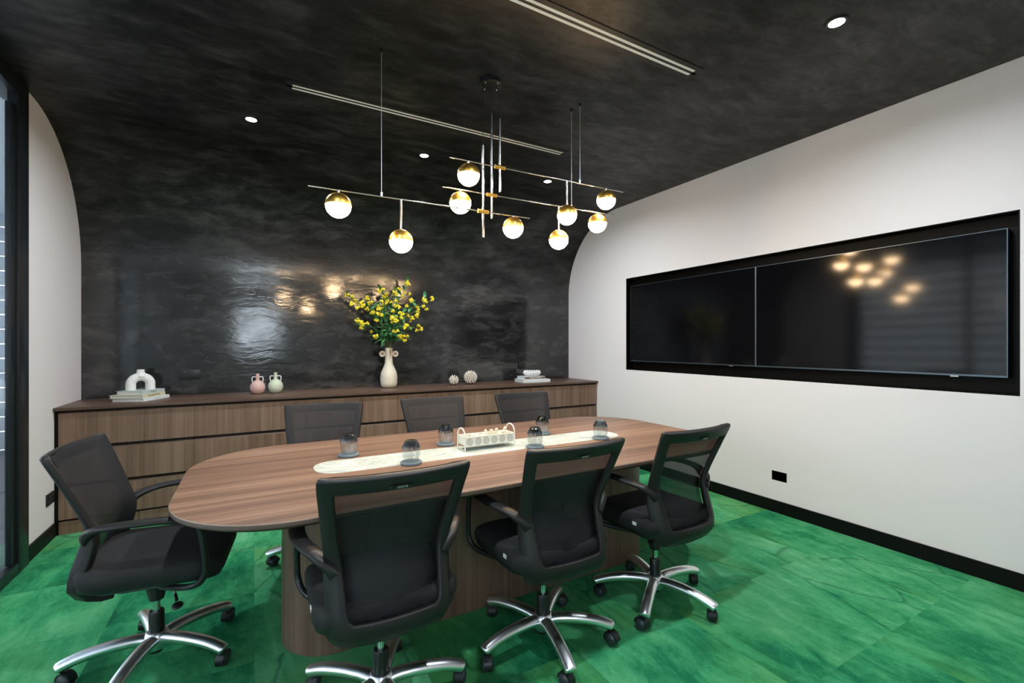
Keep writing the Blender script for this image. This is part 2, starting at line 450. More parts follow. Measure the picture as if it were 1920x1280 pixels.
def text_mesh(name, s, size, mat, parent, matrix, extrude=0.0006):
    cu = bpy.data.curves.new(name, 'FONT'); cu.body = s; cu.size = size; cu.extrude = extrude
    cu.align_x = 'CENTER'; cu.align_y = 'CENTER'; cu.resolution_u = 2
    t = bpy.data.objects.new(name + '_c', cu); COL.objects.link(t)
    dg = bpy.context.evaluated_depsgraph_get()
    me = bpy.data.meshes.new_from_object(t.evaluated_get(dg))
    bpy.data.objects.remove(t); bpy.data.curves.remove(cu)
    me.materials.clear(); me.materials.append(mat); me.name = name
    o = bpy.data.objects.new(name, me); COL.objects.link(o)
    o.parent = parent; o.matrix_local = matrix
    return o

# ------------------------------------------------------------------ room shell
# floor of carpet tiles
fl = struct(MB().box(XL - 0.1, XR + 0.1, YF - 0.1, YB + 0.1, -0.08, -0.006).obj('floor', M['underlay']), 'green carpet tile floor', 'floor')
TS = 0.596
tile_me = None
for ix in range(-2, 6):
    for iy in range(-3, 7):
        x0, x1 = ix * TS, (ix + 1) * TS
        y0, y1 = 0.965 + iy * TS, 0.965 + (iy + 1) * TS
        a0, a1 = max(x0, XL), min(x1, XR); b0, b1 = max(y0, YF), min(y1, 4.30)
        if a1 - a0 < 0.02 or b1 - b0 < 0.02: continue
        g = 0.0002
        full = abs(a1 - a0 - TS) < 1e-6 and abs(b1 - b0 - TS) < 1e-6
        if full and tile_me:
            o = bpy.data.objects.new('carpet_tile', tile_me); COL.objects.link(o)
        else:
            o = MB().box(0, a1 - a0 - 2 * g, 0, b1 - b0 - 2 * g, -0.006, 0.0).obj('carpet_tile', M['carpet'])
            if full: tile_me = o.data
        o.location = (a0 + g, b0 + g, 0); o.parent = fl

# back wall and the ceiling that curves up out of it
struct(MB().box(XL, XR, YB, YB + 0.12, 0, H - RC).obj('wall_back', M['plaster']), 'black polished plaster back wall', 'wall')
rings = []
arc = [(YB - RC + RC * math.cos(a), H - RC + RC * math.sin(a)) for a in [PI / 2 * k / 40 for k in range(41)]]
prof = arc + [(YF - 0.1, H)]
top = [(YF - 0.1, H + 0.12), (YB + 0.12, H + 0.12), (YB + 0.12, H - RC)]
sec = prof + top
mb = MB(); mb.loft([[(XL, y, z) for y, z in sec], [(XR, y, z) for y, z in sec]])
struct(mb.obj('ceiling', M['plaster'], smooth=True, auto=0.5), 'black polished plaster ceiling curving down into the back wall', 'ceiling')

# right wall with the screen niche
TY0, TY1, TZ0, TZ1 = 0.794, 3.737, 1.025, 2.013
mb = MB()
mb.box(XR, XR + 0.16, YF - 0.1, TY0, 0, H + 0.1).box(XR, XR + 0.16, TY1, YB + 0.12, 0, H + 0.1)
mb.box(XR, XR + 0.16, TY0, TY1, 0, TZ0).box(XR, XR + 0.16, TY0, TY1, TZ1, H + 0.1)
struct(mb.obj('wall_right', M['wall']), 'white painted wall with the black screen niche', 'wall')
D = 0.10
mb = MB()
mb.box(XR + 0.001, XR + D, TY0, TY0 + 0.006, TZ0, TZ1).box(XR + 0.001, XR + D, TY1 - 0.006, TY1, TZ0, TZ1)
mb.box(XR + 0.001, XR + D, TY0, TY1, TZ0, TZ0 + 0.006).box(XR + 0.001, XR + D, TY0, TY1, TZ1 - 0.006, TZ1)
mb.box(XR + D - 0.006, XR + D, TY0, TY1, TZ0, TZ1)
struct(mb.obj('trim_1', M['recess']), 'black lining of the niche around the screens', 'niche')
# skirting, two boards with a hairline joint
mb = MB().box(XR - 0.012, XR, 2.04, 4.2, 0, 0.092).box(XR - 0.012, XR, YF, 2.036, 0, 0.092)
struct(mb.obj('baseboard_right', M['skirt']), 'black skirting board under the screen wall', 'skirting')
# left wall: a plastered return, then black framed glazing
WY = 3.768
struct(MB().box(XL - 0.03, XL, WY, YB + 0.12, 0, H + 0.1).obj('wall_left', M['wall']), 'white return wall beside the black window frame', 'wall')
struct(MB().box(XL, XL + 0.012, WY - 0.002, 4.215, 0, 0.092).obj('baseboard_left', M['skirt']), 'short black skirting board beside the cabinets', 'skirting')
win = struct(empty('window_1', (XL, WY, 0)), 'black framed glass partition on the left', 'window')
ZH = 2.72
def wbox(n, x0, x1, y0, y1, z0, z1, m='frame', bevel=0.003):
    return MB().box(x0 - XL, x1 - XL, y0 - WY, y1 - WY, z0, z1).obj(n, M[m], win, bevel=bevel)
wbox('jamb', XL - 0.03, XL + 0.02, 3.635, WY - 0.002, 0, ZH)
wbox('mullion', XL - 0.02, XL + 0.006, 3.578, 3.632, 0.07, ZH - 0.07)
wbox('sill_rail', XL - 0.09, XL + 0.02, YF, 3.63, 0, 0.065)
wbox('head_rail', XL - 0.09, XL + 0.02, YF, WY - 0.002, ZH, H + 0.02)
for y in (2.35, 1.05): wbox('mullion', XL - 0.07, XL + 0.008, y - 0.03, y + 0.03, 0.065, ZH)
for y0, y1 in ((2.38, 3.578), (1.08, 2.32), (YF, 1.02)):
    wbox('pane', XL - 0.012, XL - 0.005, y0, y1, 0.065, ZH, 'pane', None)
# front wall behind the camera with one window
WX0, WX1, WZ0, WZ1 = -0.30, 0.42, 1.16, 2.08
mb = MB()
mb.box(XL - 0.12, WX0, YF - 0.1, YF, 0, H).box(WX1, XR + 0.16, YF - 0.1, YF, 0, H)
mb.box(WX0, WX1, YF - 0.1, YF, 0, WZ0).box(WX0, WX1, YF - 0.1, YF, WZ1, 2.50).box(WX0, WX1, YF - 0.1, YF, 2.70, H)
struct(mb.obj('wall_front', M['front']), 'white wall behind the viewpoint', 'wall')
win2 = struct(empty('window_2', (WX0, YF, WZ0)), 'small window behind the viewpoint', 'window')
mb = MB().box(0, 0.03, -0.08, 0, 0, WZ1 - WZ0).box(WX1 - WX0 - 0.03, WX1 - WX0, -0.08, 0, 0, WZ1 - WZ0)
mb.box(0.03, WX1 - WX0 - 0.03, -0.08, 0, 0, 0.03).box(0.03, WX1 - WX0 - 0.03, -0.08, 0, WZ1 - WZ0 - 0.03, WZ1 - WZ0)
mb.obj('window_frame', M['frame'], win2)
MB().box(0.0, WX1 - WX0, -0.05, -0.044, 2.50 - WZ0, 2.70 - WZ0).obj('clerestory_pane', M['pane'], win2)
MB().box(0.03, WX1 - WX0 - 0.03, -0.05, -0.044, 0.03, WZ1 - WZ0 - 0.03).obj('pane', M['pane'], win2)
# what lies beyond the glazing: a corridor whose far side is a window hung with slatted blinds
struct(MB().box(-3.4, XL - 0.1, -2.0, 8.0, -0.1, -0.004).obj('floor', M['corr_floor']), 'grey carpet of the corridor beyond the glass', 'floor')
struct(MB().box(-3.4, XL, -2.0, 8.0, 2.9, 3.0).obj('ceiling', M['corr_wall']), 'white ceiling of the corridor beyond the glass', 'ceiling')
cw = struct(MB().box(-3.4, -3.3, -2.0, 8.0, 0, 0.35).box(-3.4, -3.3, -2.0, 8.0, 2.7, 2.9).obj('wall_corridor', M['corr_wall']), 'pale outer wall of the corridor', 'wall')
slat = MB().box(0, 0.03, -2.0, 8.0, 0, 0.145).obj('slat', M['corr_wall'], cw, loc=(-3.4, 0, 0.38))
for k in range(1, 12):
    o = bpy.data.objects.new('slat', slat.data); COL.objects.link(o); o.parent = cw; o.location = (-3.4, 0, 0.38 + 0.195 * k)
struct(MB().box(XL - 0.03, XL, YB + 0.12, 8.0, 0, 2.9).obj('wall_corridor_inner', M['corr_wall']), 'pale inner wall of the corridor', 'wall')
struct(MB().box(-3.4, XL - 0.12, -2.1, -2.0, 0, 2.9).obj('wall_corridor_end', M['corr_wall']), 'pale end wall of the corridor', 'wall')
bl = tag(empty('slatted_blind', (-2.35, 8.0, 0.0)), 'pale slatted blind across the bright end of the corridor beyond the glass', 'blind')
bs = MB().box(-1.05, 1.05, 0, 0.012, 0, 0.172).obj('blind_slat', M['blind'], bl, loc=(0, 0, 0.05))
for k in range(1, 16):
    o = bpy.data.objects.new('blind_slat', bs.data); COL.objects.link(o); o.parent = bl; o.location = (0, 0, 0.05 + 0.18 * k)
MB().box(-1.05, 1.05, 0, 0.03, 0.0, 0.05).obj('bottom_rail', M['blind'], bl)

# ------------------------------------------------------------------ ceiling fittings
def downlight(x, y, label):
    t = tag(empty('downlight', (x, y, H)), label, 'downlight', 'recessed ceiling downlights')
    MB().lathe([(0.030, -0.001), (0.045, -0.001), (0.047, -0.004), (0.044, -0.007), (0.036, -0.007), (0.030, -0.003)], 32, cap0=False, cap1=False).obj('trim_ring', M['blackmetal'], t, smooth=True)
    MB().lathe([(0.0005, -0.002), (0.036, -0.002), (0.036, -0.005), (0.0005, -0.006)], 32).obj('lens', M['lens'], t, smooth=True)
    ld = bpy.data.lights.new('downlight_lamp', 'AREA'); ld.shape = 'DISK'; ld.size = 0.07; ld.energy = DOWNLIGHT_W; ld.color = (0.86, 0.94, 1.0)
    ld.spread = math.radians(165)
    lo = bpy.data.objects.new('lamp', ld); COL.objects.link(lo); lo.parent = t; lo.location = (0, 0, -0.012)
    return t
downlight(-0.017, 3.545, 'lit round downlight in the black ceiling above the left end of the cabinets')
downlight(1.187, 3.545, 'lit round downlight behind the pendant, left of its brass sleeves')
downlight(2.374, 3.545, 'lit round downlight seen between the pendant rods on the right')
downlight(2.386, 1.129, 'lit round downlight in the ceiling at the upper right')
downlight(1.187, 1.129, 'lit round downlight above the near side of the table')
downlight(-0.017, 1.129, 'lit round downlight above the viewpoint on the glass side')

def slot_diffuser(yc, label):
    x0, x1 = 0.165, 2.155
    t = tag(empty('slot_diffuser', (x0, yc, H)), label, 'air vent', 'linear slot diffusers')
    Lx = x1 - x0
    mb = MB()
    hw = 0.054
    mb.box(0, Lx, -hw, -0.026, -0.004, 0.0).box(0, Lx, 0.026, hw, -0.004, 0.0).box(0, Lx, -0.008, 0.008, -0.004, 0.0)
    mb.box(0, 0.03, -0.026, 0.026, -0.004, 0).box(Lx - 0.03, Lx, -0.026, 0.026, -0.004, 0)
    mb.obj('grille_frame', M['grille'], t)
    for s in (-1, 1):
        MB().box(0.03, Lx - 0.03, s * 0.017 - 0.0085, s * 0.017 + 0.0085, -0.0035, -0.0005).obj('slot_blade', M['slot'], t)
    return t
slot_diffuser(2.977, 'long black slot diffuser with two pale slots behind the pendant')
slot_diffuser(1.735, 'long black slot diffuser with two pale slots at the top edge of the picture')

# ------------------------------------------------------------------ pendant
pd = tag(empty('pendant_light', (1.19, 2.36, H)), 'nine-globe brass and black rod pendant hanging over the table', 'pendant light')
O = Vector((1.19, 2.36, H))
def P(x, y, z): return Vector((x, y, z)) - O
dr = math.radians(-1.6); DX = Vector((math.cos(dr), math.sin(dr), 0)); NX = Vector((-DX.y, DX.x, 0))
def onrod(k, x): return Vector((x, (k - x * NX.x) / NX.y, 0))
MB().lathe([(0.0005, -0.028), (0.055, -0.028), (0.060, -0.024), (0.060, -0.001), (0.0005, -0.001)], 40).obj('ceiling_canopy', M['blackmetal'], pd, smooth=True)
for a in (0.4, 1.97, 3.54, 5.1):
    MB().sphere((0.05 * math.cos(a), 0.05 * math.sin(a), -0.029), 0.004, 8, 6).obj('screw', M['wire'], pd, smooth=True)
rods = [  # plane const, z, x0, x1, sleeve x, tube z0,z1, wire x, globes (x, drop)
    (2.40, 2.060, 0.224, 1.450, 1.143, 1.912, 2.440, 0.571, ((0.362, 0.076), (0.672, 0.220), (1.337, 0.071))),
    (2.437, 2.176, 0.913, 2.129, 1.216, 2.037, 2.655, 1.784, ((1.019, 0.075), (1.685, 0.213), (1.993, 0.072))),
    (2.36, 2.315, 0.925, 2.143, 1.230, 2.173, 2.595, 1.792, ((1.036, 0.077), (1.694, 0.213), (2.002, 0.075)))]
GR = 0.0625
cap_b = MB().lathe([(max(GR * math.sin(a), 1e-4), GR * math.cos(a)) for a in [PI / 2 * k / 12 for k in range(13)]] + [(GR - 0.004, 0.0), (GR - 0.004, -0.002)], 36, cap0=False, cap1=False)
dif_b = MB().lathe([(max((GR - 0.002) * math.sin(a), 1e-4), -(GR - 0.002) * math.cos(a)) for a in [PI / 2 * k / 12 for k in range(13)]], 36, cap0=False, cap1=False)
cap_me = dif_me = None
for k, z, x0, x1, sx, tz0, tz1, wx, globes in rods:
    def R(x, zz): return onrod(k, x) + Vector((0, 0, zz)) - O
    MB().tube([R(x0, z), R(x1, z)], 0.0042, 10).obj('rod', M['steel'], pd, smooth=True)
    MB().tube([R(sx - 0.032, z), R(sx + 0.032, z)], 0.0115, 16).obj('sleeve', M['brass'], pd, smooth=True)
    MB().tube([R(sx, tz0), R(sx, tz1)], 0.0062, 12).obj('vertical_tube', M['steel'], pd, smooth=True)
    MB().tube([R(sx, tz1), R(sx, H - 0.02)], 0.0016, 6).obj('power_cable', M['blackmetal'], pd, smooth=True)
    MB().tube([R(wx, z), R(wx, z + 0.022)], 0.0055, 10).obj('wire_clamp', M['wire'], pd, smooth=True)
    MB().tube([R(wx, z + 0.02), R(wx, H)], 0.0016, 6).obj('suspension_wire', M['wire'], pd, smooth=True)
    MB().lathe([(0.0005, -0.016), (0.009, -0.014), (0.009, -0.001), (0.0005, -0.001)], 12).obj('wire_anchor', M['blackmetal'], pd, smooth=True, loc=R(wx, H))
    for gx, dp in globes:
        c = R(gx, z - dp)
        if cap_me is None:
            g = cap_b.obj('globe', M['brass'], pd, smooth=True); cap_me = g.data
            d = dif_b.obj('opal_diffuser', M['globe'], g, smooth=True); dif_me = d.data
        else:
            g = bpy.data.objects.new('globe', cap_me); COL.objects.link(g); g.parent = pd
            d = bpy.data.objects.new('opal_diffuser', dif_me); COL.objects.link(d); d.parent = g
        g.location = c
        MB().tube([(0, 0, GR - 0.002), (0, 0, dp)], 0.0055 if dp > 0.1 else 0.006, 10).obj('stem', M['steel'], g, smooth=True)

# ------------------------------------------------------------------ screens
def screen(y0, y1, label):
    z0, z1 = 1.118, 1.930
    t = tag(empty('wall_screen', (XR + 0.03, (y0 + y1) / 2, z0)), label, 'screen', 'pair of wall screens in the niche')
    hy, hz = (y1 - y0) / 2, z1 - z0
    MB().box(0.004, 0.055, -hy, hy, 0, hz).obj('housing', M['blackmetal'], t, bevel=0.003)
    MB().box(0, 0.005, -hy + 0.004, hy - 0.004, 0.010, hz - 0.004).obj('display_panel', M['screen'], t)
    mb = MB().box(-0.003, 0.004, -hy, hy, 0, 0.010).box(-0.002, 0.004, -hy, -hy + 0.004, 0.010, hz).box(-0.002, 0.004, hy - 0.004, hy, 0.010, hz).box(-0.002, 0.004, -hy + 0.004, hy - 0.004, hz - 0.004, hz)
    mb.obj('bezel', M['bezel'], t)
    MB().box(-0.004, 0.0, -hy + 0.2, -hy + 0.235, -0.006, 0.0).obj('badge', M['seam'], t)
    return t
screen(2.281, 3.700, 'black wall screen on the left in the niche, reflecting the vase of flowers')
s2 = screen(0.846, 2.276, 'black wall screen on the right in the niche, reflecting the lit globes')
MB().box(-0.004, 0.0, 0.713, 0.7165, 0.0, 0.812).obj('edge_strip', M['seam'], s2)

# ------------------------------------------------------------------ cabinets
CY = 4.198
seams = [XL + 0.022, -0.397, 0.378, 1.156, 1.934, 2.712, XR - 0.012]
ords = ['first from the left wall', 'second from the left wall', 'third from the left wall', 'third from the screen wall', 'second from the screen wall', 'first, next to the screen wall']
for i in range(6):
    a, b = seams[i], seams[i + 1]
    t = tag(empty('drawer_cabinet', ((a + b) / 2, CY + 0.02, 0)), 'walnut three-drawer base cabinet, ' + ords[i], 'cabinet', 'row of walnut drawer cabinets')
    hw = (b - a) / 2
    MB().box(-hw + 0.001, hw - 0.001, 0.022, 0.545, 0.088, 0.845).obj('body', M['gap'], t)
    MB().box(-hw, hw, 0.012, 0.03, 0.0, 0.088).obj('plinth', M['wood_v'], t)
    for z0, z1 in ((0.104, 0.322), (0.345, 0.577), (0.600, 0.832)):
        d = MB().box(-hw + 0.0012, hw - 0.0012, 0, 0.019, z0, z1 - 0.006).obj('drawer_front', M['wood_v'], t)
        MB().loft([[(x, 0.0, z1 - 0.006), (x, 0.019, z1 - 0.006), (x, 0.019, z1 + 0.004), (x, 0.004, z1)] for x in (-hw + 0.0012, hw - 0.0012)]).obj('finger_pull_edge', M['wood_edge'], d)
mb = MB().box(XL + 0.001, XR - 0.001, CY, YB - 0.001, 0.848, CZ)
tag(mb.obj('worktop', M['wood_x'], bevel=0.0015), 'long walnut worktop running over the drawer cabinets', 'worktop')
# filler strips at both ends
tag(MB().box(XL + 0.001, XL + 0.0215, CY + 0.03, CY + 0.06, 0.0, 0.847).obj('filler_strip', M['skirt']), 'narrow dark filler strip between the left wall and the cabinets', 'filler strip')

# ------------------------------------------------------------------ table
tcx, tcy = 1.116, 2.250
tb = tag(empty('meeting_table', (tcx, tcy, 0)), 'long walnut meeting table with rounded corners and pedestal base', 'table')
hx, hy, rr = 1.380, 0.628, 0.41
def ring(ins, z): return rrect(0, 0, hx - ins, hy - ins, rr - ins, 16, z)
tp = MB().loft([ring(0.0015, TZ - 0.0005), ring(0.0015, TZ)]).obj('tabletop', M['wood_t'], tb)
e = MB(); e.loft([ring(0.028, TZ - 0.034), ring(0.004, TZ - 0.022), ring(0.0, TZ - 0.017), ring(0.0, TZ - 0.003), ring(0.0016, TZ - 0.0006)])
e.obj('table_edge', M['wood_edge'], tb, smooth=True, auto=0.6)
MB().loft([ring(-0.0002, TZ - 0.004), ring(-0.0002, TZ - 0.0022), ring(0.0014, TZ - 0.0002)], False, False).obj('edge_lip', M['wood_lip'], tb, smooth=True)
MB().loft([rrect(0, -0.005, 0.880, 0.120, 0.1, 12, TZ - 0.004), rrect(0, -0.005, 0.880, 0.120, 0.1, 12, TZ + 0.0008)]).obj('marble_inlay', M['marble'], tb)
# pedestal: obround drum made of panels
bx, bh, br = 0.815, 0.668, 0.21
def base_piece(n, x0, x1, roundl, roundr, m):
    pts = []
    if roundr: pts += [(x1 + br * math.cos(a), br * math.sin(a)) for a in [-PI / 2 + PI * k / 20 for k in range(21)]]
    else: pts += [(x1, -br), (x1, br)]
    if roundl: pts += [(x0 + br * math.cos(a), br * math.sin(a)) for a in [PI / 2 + PI * k / 20 for k in range(21)]]
    else: pts += [(x0, br), (x0, -br)]
    return MB().loft([[(x + 0.014, y, z) for x, y in pts] for z in (0.002, TZ - 0.034)]).obj(n, m, tb, smooth=True, auto=0.5)
base_piece('pedestal_end', -bx, -0.432, True, False, M['wood_v'])
base_piece('pedestal_panel', -0.430, -0.001, False, False, M['wood_v'])
base_piece('pedestal_panel', 0.001, 0.410, False, False, M['wood_v'])
base_piece('pedestal_end', 0.412, bx, False, True, M['wood_v'])

# ------------------------------------------------------------------ office chair
def make_chair():
    t = empty('office_chair')
    # --- five-star base
    MB().lathe([(0.001, 0.062), (0.034, 0.062), (0.044, 0.075), (0.046, 0.105), (0.041, 0.122), (0.033, 0.130), (0.001, 0.130)], 24).obj('hub', M['chrome'], t, smooth=True)
    MB().lathe([(0.001, 0.045), (0.021, 0.045), (0.021, 0.07), (0.001, 0.07)], 16).obj('hub_cap', M['plastic2'], t, smooth=True)
    path = smooth_path([(0.020, 0, 0.100), (0.07, 0, 0.108), (0.15, 0, 0.108), (0.23, 0, 0.098), (0.285, 0, 0.082), (0.302, 0, 0.073)], 5)
    n = len(path); fl_ = []
    for i in range(n):
        s = i / (n - 1)
        a = 0.0275 - 0.0035 * s; b = 0.0225 - 0.0025 * s
        if s > 0.93: q = math.sqrt(max(0.05, 1 - ((s - 0.93) / 0.07) ** 2)); a *= q; b *= q
        fl_.append((a, b))
    arm = MB().tube(path, 0, 14, flat=fl_).obj('base_arm', M['chrome'], t, smooth=True, auto=1.2)
    # caster: hood + two domed wheels (origin at pivot on the floor plane)
    cb = MB(); cr = 0.027
    cb.lathe([(0.001, 0.040), (0.007, 0.040), (0.007, 0.072), (0.001, 0.072)], 10)
    rotx = Matrix.Rotation(PI / 2, 4, 'Y')
    for s in (-1, 1):
        mt = Matrix.Translation((0, -0.017, cr)) @ rotx
        pr = [(0.001, s * 0.004), (cr, s * 0.004), (cr, s * 0.014), (cr - 0.004, s * 0.019), (cr * 0.55, s * 0.0235), (0.001, s * 0.0245)]
        cb.lathe(pr, 20, mt)
    cb.cur = 1
    seg = [PI * (-0.12) + PI * 1.12 * k / 12 for k in range(13)]
    outer = []
    for a in seg:
        cy_, sz_ = math.cos(a), math.sin(a)
        outer.append([(x, -0.017 + cy_ * r_, cr + sz_ * r_) for x, r_ in ((-0.0155, cr + 0.0005), (-0.0155, cr + 0.006), (0.0155, cr + 0.006), (0.0155, cr + 0.0005))])
    cb.loft(outer)
    cst = cb.obj('caster', [M['caster'], M['plastic2']], arm, smooth=True, loc=(0.287, 0, 0.001), rot=(0, 0, 0.8))
    arms = [arm]
    for k in range(1, 5):
        a2 = arm.copy(); COL.objects.link(a2); a2.parent = t; a2.rotation_euler = (0, 0, 2 * PI * k / 5)
        c2 = cst.copy(); COL.objects.link(c2); c2.parent = a2; c2.rotation_euler = (0, 0, (0.8, -1.7, 2.4, -0.6, 1.3)[k])
        arms.append(a2)
    # --- column
    MB().lathe([(0.001, 0.125), (0.0265, 0.125), (0.0265, 0.208), (0.024, 0.213), (0.014, 0.213)], 24, cap1=False).obj('column_sleeve', M['blackmetal'], t, smooth=True)
    MB().lathe([(0.0135, 0.15), (0.0135, 0.30)], 18).obj('gas_piston', M['piston'], t, smooth=True)
    mech = MB().lathe([(0.020, 0.258), (0.026, 0.26), (0.034, 0.30), (0.040, 0.325), (0.04, 0.345)], 20).obj('tilt_mechanism', M['plastic2'], t, smooth=True)
    MB().loft([rrect(0, -0.02, 0.075, 0.10, 0.03, 4, 0.335), rrect(0, -0.02, 0.11, 0.14, 0.04, 4, 0.375)]).obj('mechanism_plate', M['plastic2'], mech, smooth=True)
    lv = MB().tube(smooth_path([(0.03, 0.05, 0.345), (0.09, 0.080, 0.325), (0.135, 0.098, 0.305)], 4), 0.0035, 8).obj('lever', M['wire'], mech, smooth=True)
    MB().tube([(0.115, 0.090, 0.314), (0.14, 0.100, 0.302)], 0.006, 8).sphere((0.165, 0.108, 0.293), 0.024, 14, 8, sc=(1.15, 0.8, 0.42)).obj('lever_paddle', M['plastic2'], mech, smooth=True)
    # --- seat
    def seat_ring(hw, y0, y1, r, z):
        cyy, hyy = (y0 + y1) / 2, (y1 - y0) / 2
        out = []
        for x, y, _ in rrect(0, cyy, hw, hyy, r, 8, 0):
            d = max(0.0, y - 0.10)
            out.append((x, y, z + 0.016 - 0.9 * d * d + 0.10 * max(0.0, -(y + 0.10)) ))
        return out
    st = MB()
    st.loft([seat_ring(0.175, -0.17, 0.20, 0.08, 0.376), seat_ring(0.222, -0.195, 0.245, 0.085, 0.392), seat_ring(0.236, -0.202, 0.262, 0.085, 0.420),
             seat_ring(0.237, -0.203, 0.265, 0.085, 0.446), seat_ring(0.228, -0.196, 0.258, 0.08, 0.464), seat_ring(0.205, -0.175, 0.24, 0.075, 0.474), seat_ring(0.13, -0.11, 0.17, 0.06, 0.479)])
    so = st.obj('seat', M['fabric'], t, smooth=True, auto=1.5)
    sh = MB().loft([seat_ring(0.11, -0.13, 0.13, 0.06, 0.352), seat_ring(0.19, -0.185, 0.215, 0.08, 0.372), seat_ring(0.229, -0.200, 0.25, 0.085, 0.394), seat_ring(0.231, -0.200, 0.252, 0.085, 0.410)])
    sh.obj('seat_shell', M['plastic2'], t, smooth=True, auto=1.2)
    MB().box(-0.2385, -0.2355, -0.100, -0.076, 0.456, 0.470).obj('seat_label', M['whitetag'], so)
    # --- back: surface S(row) with half width, profile and concavity
    rowsP = [  # z, y, halfwidth, rim, concavity
        (0.380, -0.120, 0.150, 0.060, 0.020), (0.383, -0.150, 0.166, 0.060, 0.026), (0.395, -0.178, 0.178, 0.060, 0.030), (0.418, -0.191, 0.185, 0.058, 0.032),
        (0.448, -0.188, 0.187, 0.062, 0.032), (0.458, -0.186, 0.187, 0.050, 0.032), (0.480, -0.180, 0.187, 0.046, 0.032), (0.53, -0.164, 0.187, 0.043, 0.033), (0.58, -0.148, 0.188, 0.040, 0.034),
        (0.61, -0.140, 0.189, 0.038, 0.034), (0.635, -0.138, 0.191, 0.037, 0.034), (0.665, -0.144, 0.195, 0.037, 0.034), (0.71, -0.160, 0.202, 0.037, 0.034), (0.77, -0.185, 0.211, 0.037, 0.034),
        (0.83, -0.211, 0.219, 0.037, 0.034), (0.866, -0.227, 0.224, 0.038, 0.034), (0.890, -0.238, 0.227, 0.038, 0.034), (0.905, -0.245, 0.227, 0.038, 0.034), (0.914, -0.249, 0.223, 0.038, 0.034)]
    rowsP = [(z + 0.003 * max(0.0, min(1.0, (z - 0.6) / 0.3)), y, hw, rim, c) for z, y, hw, rim, c in rowsP]
    OPEN0, OPEN1 = 4, 15           # rows between which the frame is open
    def xs(hw, rim):
        i = hw - rim
        left = [-hw, -hw + rim * 0.5, -i]
        mid = [-i + 2 * i * k / 10 for k in range(1, 10)]
        return left + mid + [i, hw - rim * 0.5, hw]
    grid = []
    for z, y, hw, rim, c in rowsP:
        row = [(x, y - c * (1 - (x / hw) ** 2), z) for x in xs(hw, rim)]
        wrap = 0.034 if z < 0.56 else max(0.008, 0.034 - (z - 0.56) * 0.22)
        for q in (0, -1): row[q] = (row[q][0], row[q][1] + wrap, z)
        grid.append(row)
    nc = len(grid[0])
    vs = [p for r in grid for p in r]; fs = []
    for r_ in range(len(grid) - 1):
        for c_ in range(nc - 1):
            if OPEN0 <= r_ < OPEN1 and 2 <= c_ < nc - 3: continue
            fs.append((r_ * nc + c_, r_ * nc + c_ + 1, (r_ + 1) * nc + c_ + 1, (r_ + 1) * nc + c_))
    fb = MB(); fb.add(vs, fs)
    me = bpy.data.meshes.new('t'); me.from_pydata(fb.v, [], fb.f)
    # thicken backwards along the averaged normals
    bm = bmesh.new(); bm.from_mesh(me); bm.normal_update()
    bmesh.ops.recalc_face_normals(bm, faces=bm.faces)
    if sum(f.normal.y for f in bm.faces) > 0: bmesh.ops.reverse_faces(bm, faces=bm.faces)
    bm.to_mesh(me); bm.free()
    fo = bpy.data.objects.new('backrest_frame', me); COL.objects.link(fo)
    md = fo.modifiers.new('s', 'SOLIDIFY'); md.thickness = 0.024; md.offset = 1.0
    md2 = fo.modifiers.new('b', 'BEVEL'); md2.width = 0.006; md2.segments = 2; md2.limit_method = 'ANGLE'; md2.angle_limit = 0.9
    dg = bpy.context.evaluated_depsgraph_get(); nm = bpy.data.meshes.new_from_object(fo.evaluated_get(dg))
    fo.modifiers.clear(); fo.data = nm; nm.materials.append(M['plastic'])
    nm.polygons.foreach_set('use_smooth', [True] * len(nm.polygons)); nm.set_sharp_from_angle(angle=1.1)
    fo.parent = t
    # mesh panel stretched over the front of the frame
    mg = []
    for z, y, hw, rim, c in rowsP[3:]:
        hw2 = hw - 0.006
        bul = 0.006
        mg.append([(hw2 * (-1 + 2 * k / 14), y + bul + 0.004 - c * 0.95 * (1 - (-1 + 2 * k / 14) ** 2), z - (0.004 if z > 0.91 else 0)) for k in range(15)])
        wr = 0.034 if z < 0.56 else max(0.008, 0.034 - (z - 0.56) * 0.22)
        for q, sg in ((0, -1), (-1, 1)): mg[-1][q] = (sg * (hw - 0.002), y + wr - 0.001, mg[-1][q][2])
        for q, sg in ((1, -1), (-2, 1)): mg[-1][q] = (mg[-1][q][0], mg[-1][q][1] + wr * 0.45, mg[-1][q][2])
    mm = MB(); mm.loft(mg, False, False, closed=False)
    mm.obj('mesh_back', M['mesh'], t, smooth=True, auto=False)
    # badge on the top rail
    bd = MB().loft([[(0.036 * math.cos(a) + 0.0, 0.0, 0.0075 * math.sin(a)) for a in [2 * PI * k / 24 for k in range(24)]], [(0.034 * math.cos(a), -0.0025, 0.0065 * math.sin(a)) for a in [2 * PI * k / 24 for k in range(24)]]])
    bo = bd.obj('badge', M['blackmetal'], t, smooth=True)
    tilt = math.atan2(0.249 - 0.227, 0.914 - 0.866)
    bo.location = (0.0, -0.2345 - 0.034 - 0.0235, 0.883 - 0.011); bo.rotation_euler = (tilt, 0, 0)
    text_mesh('badge_lettering', 'SEOIVE', 0.0105, M['lettering'], bo, Matrix.Translation((0, -0.003, 0)) @ Matrix.Rotation(PI / 2, 4, 'X'))
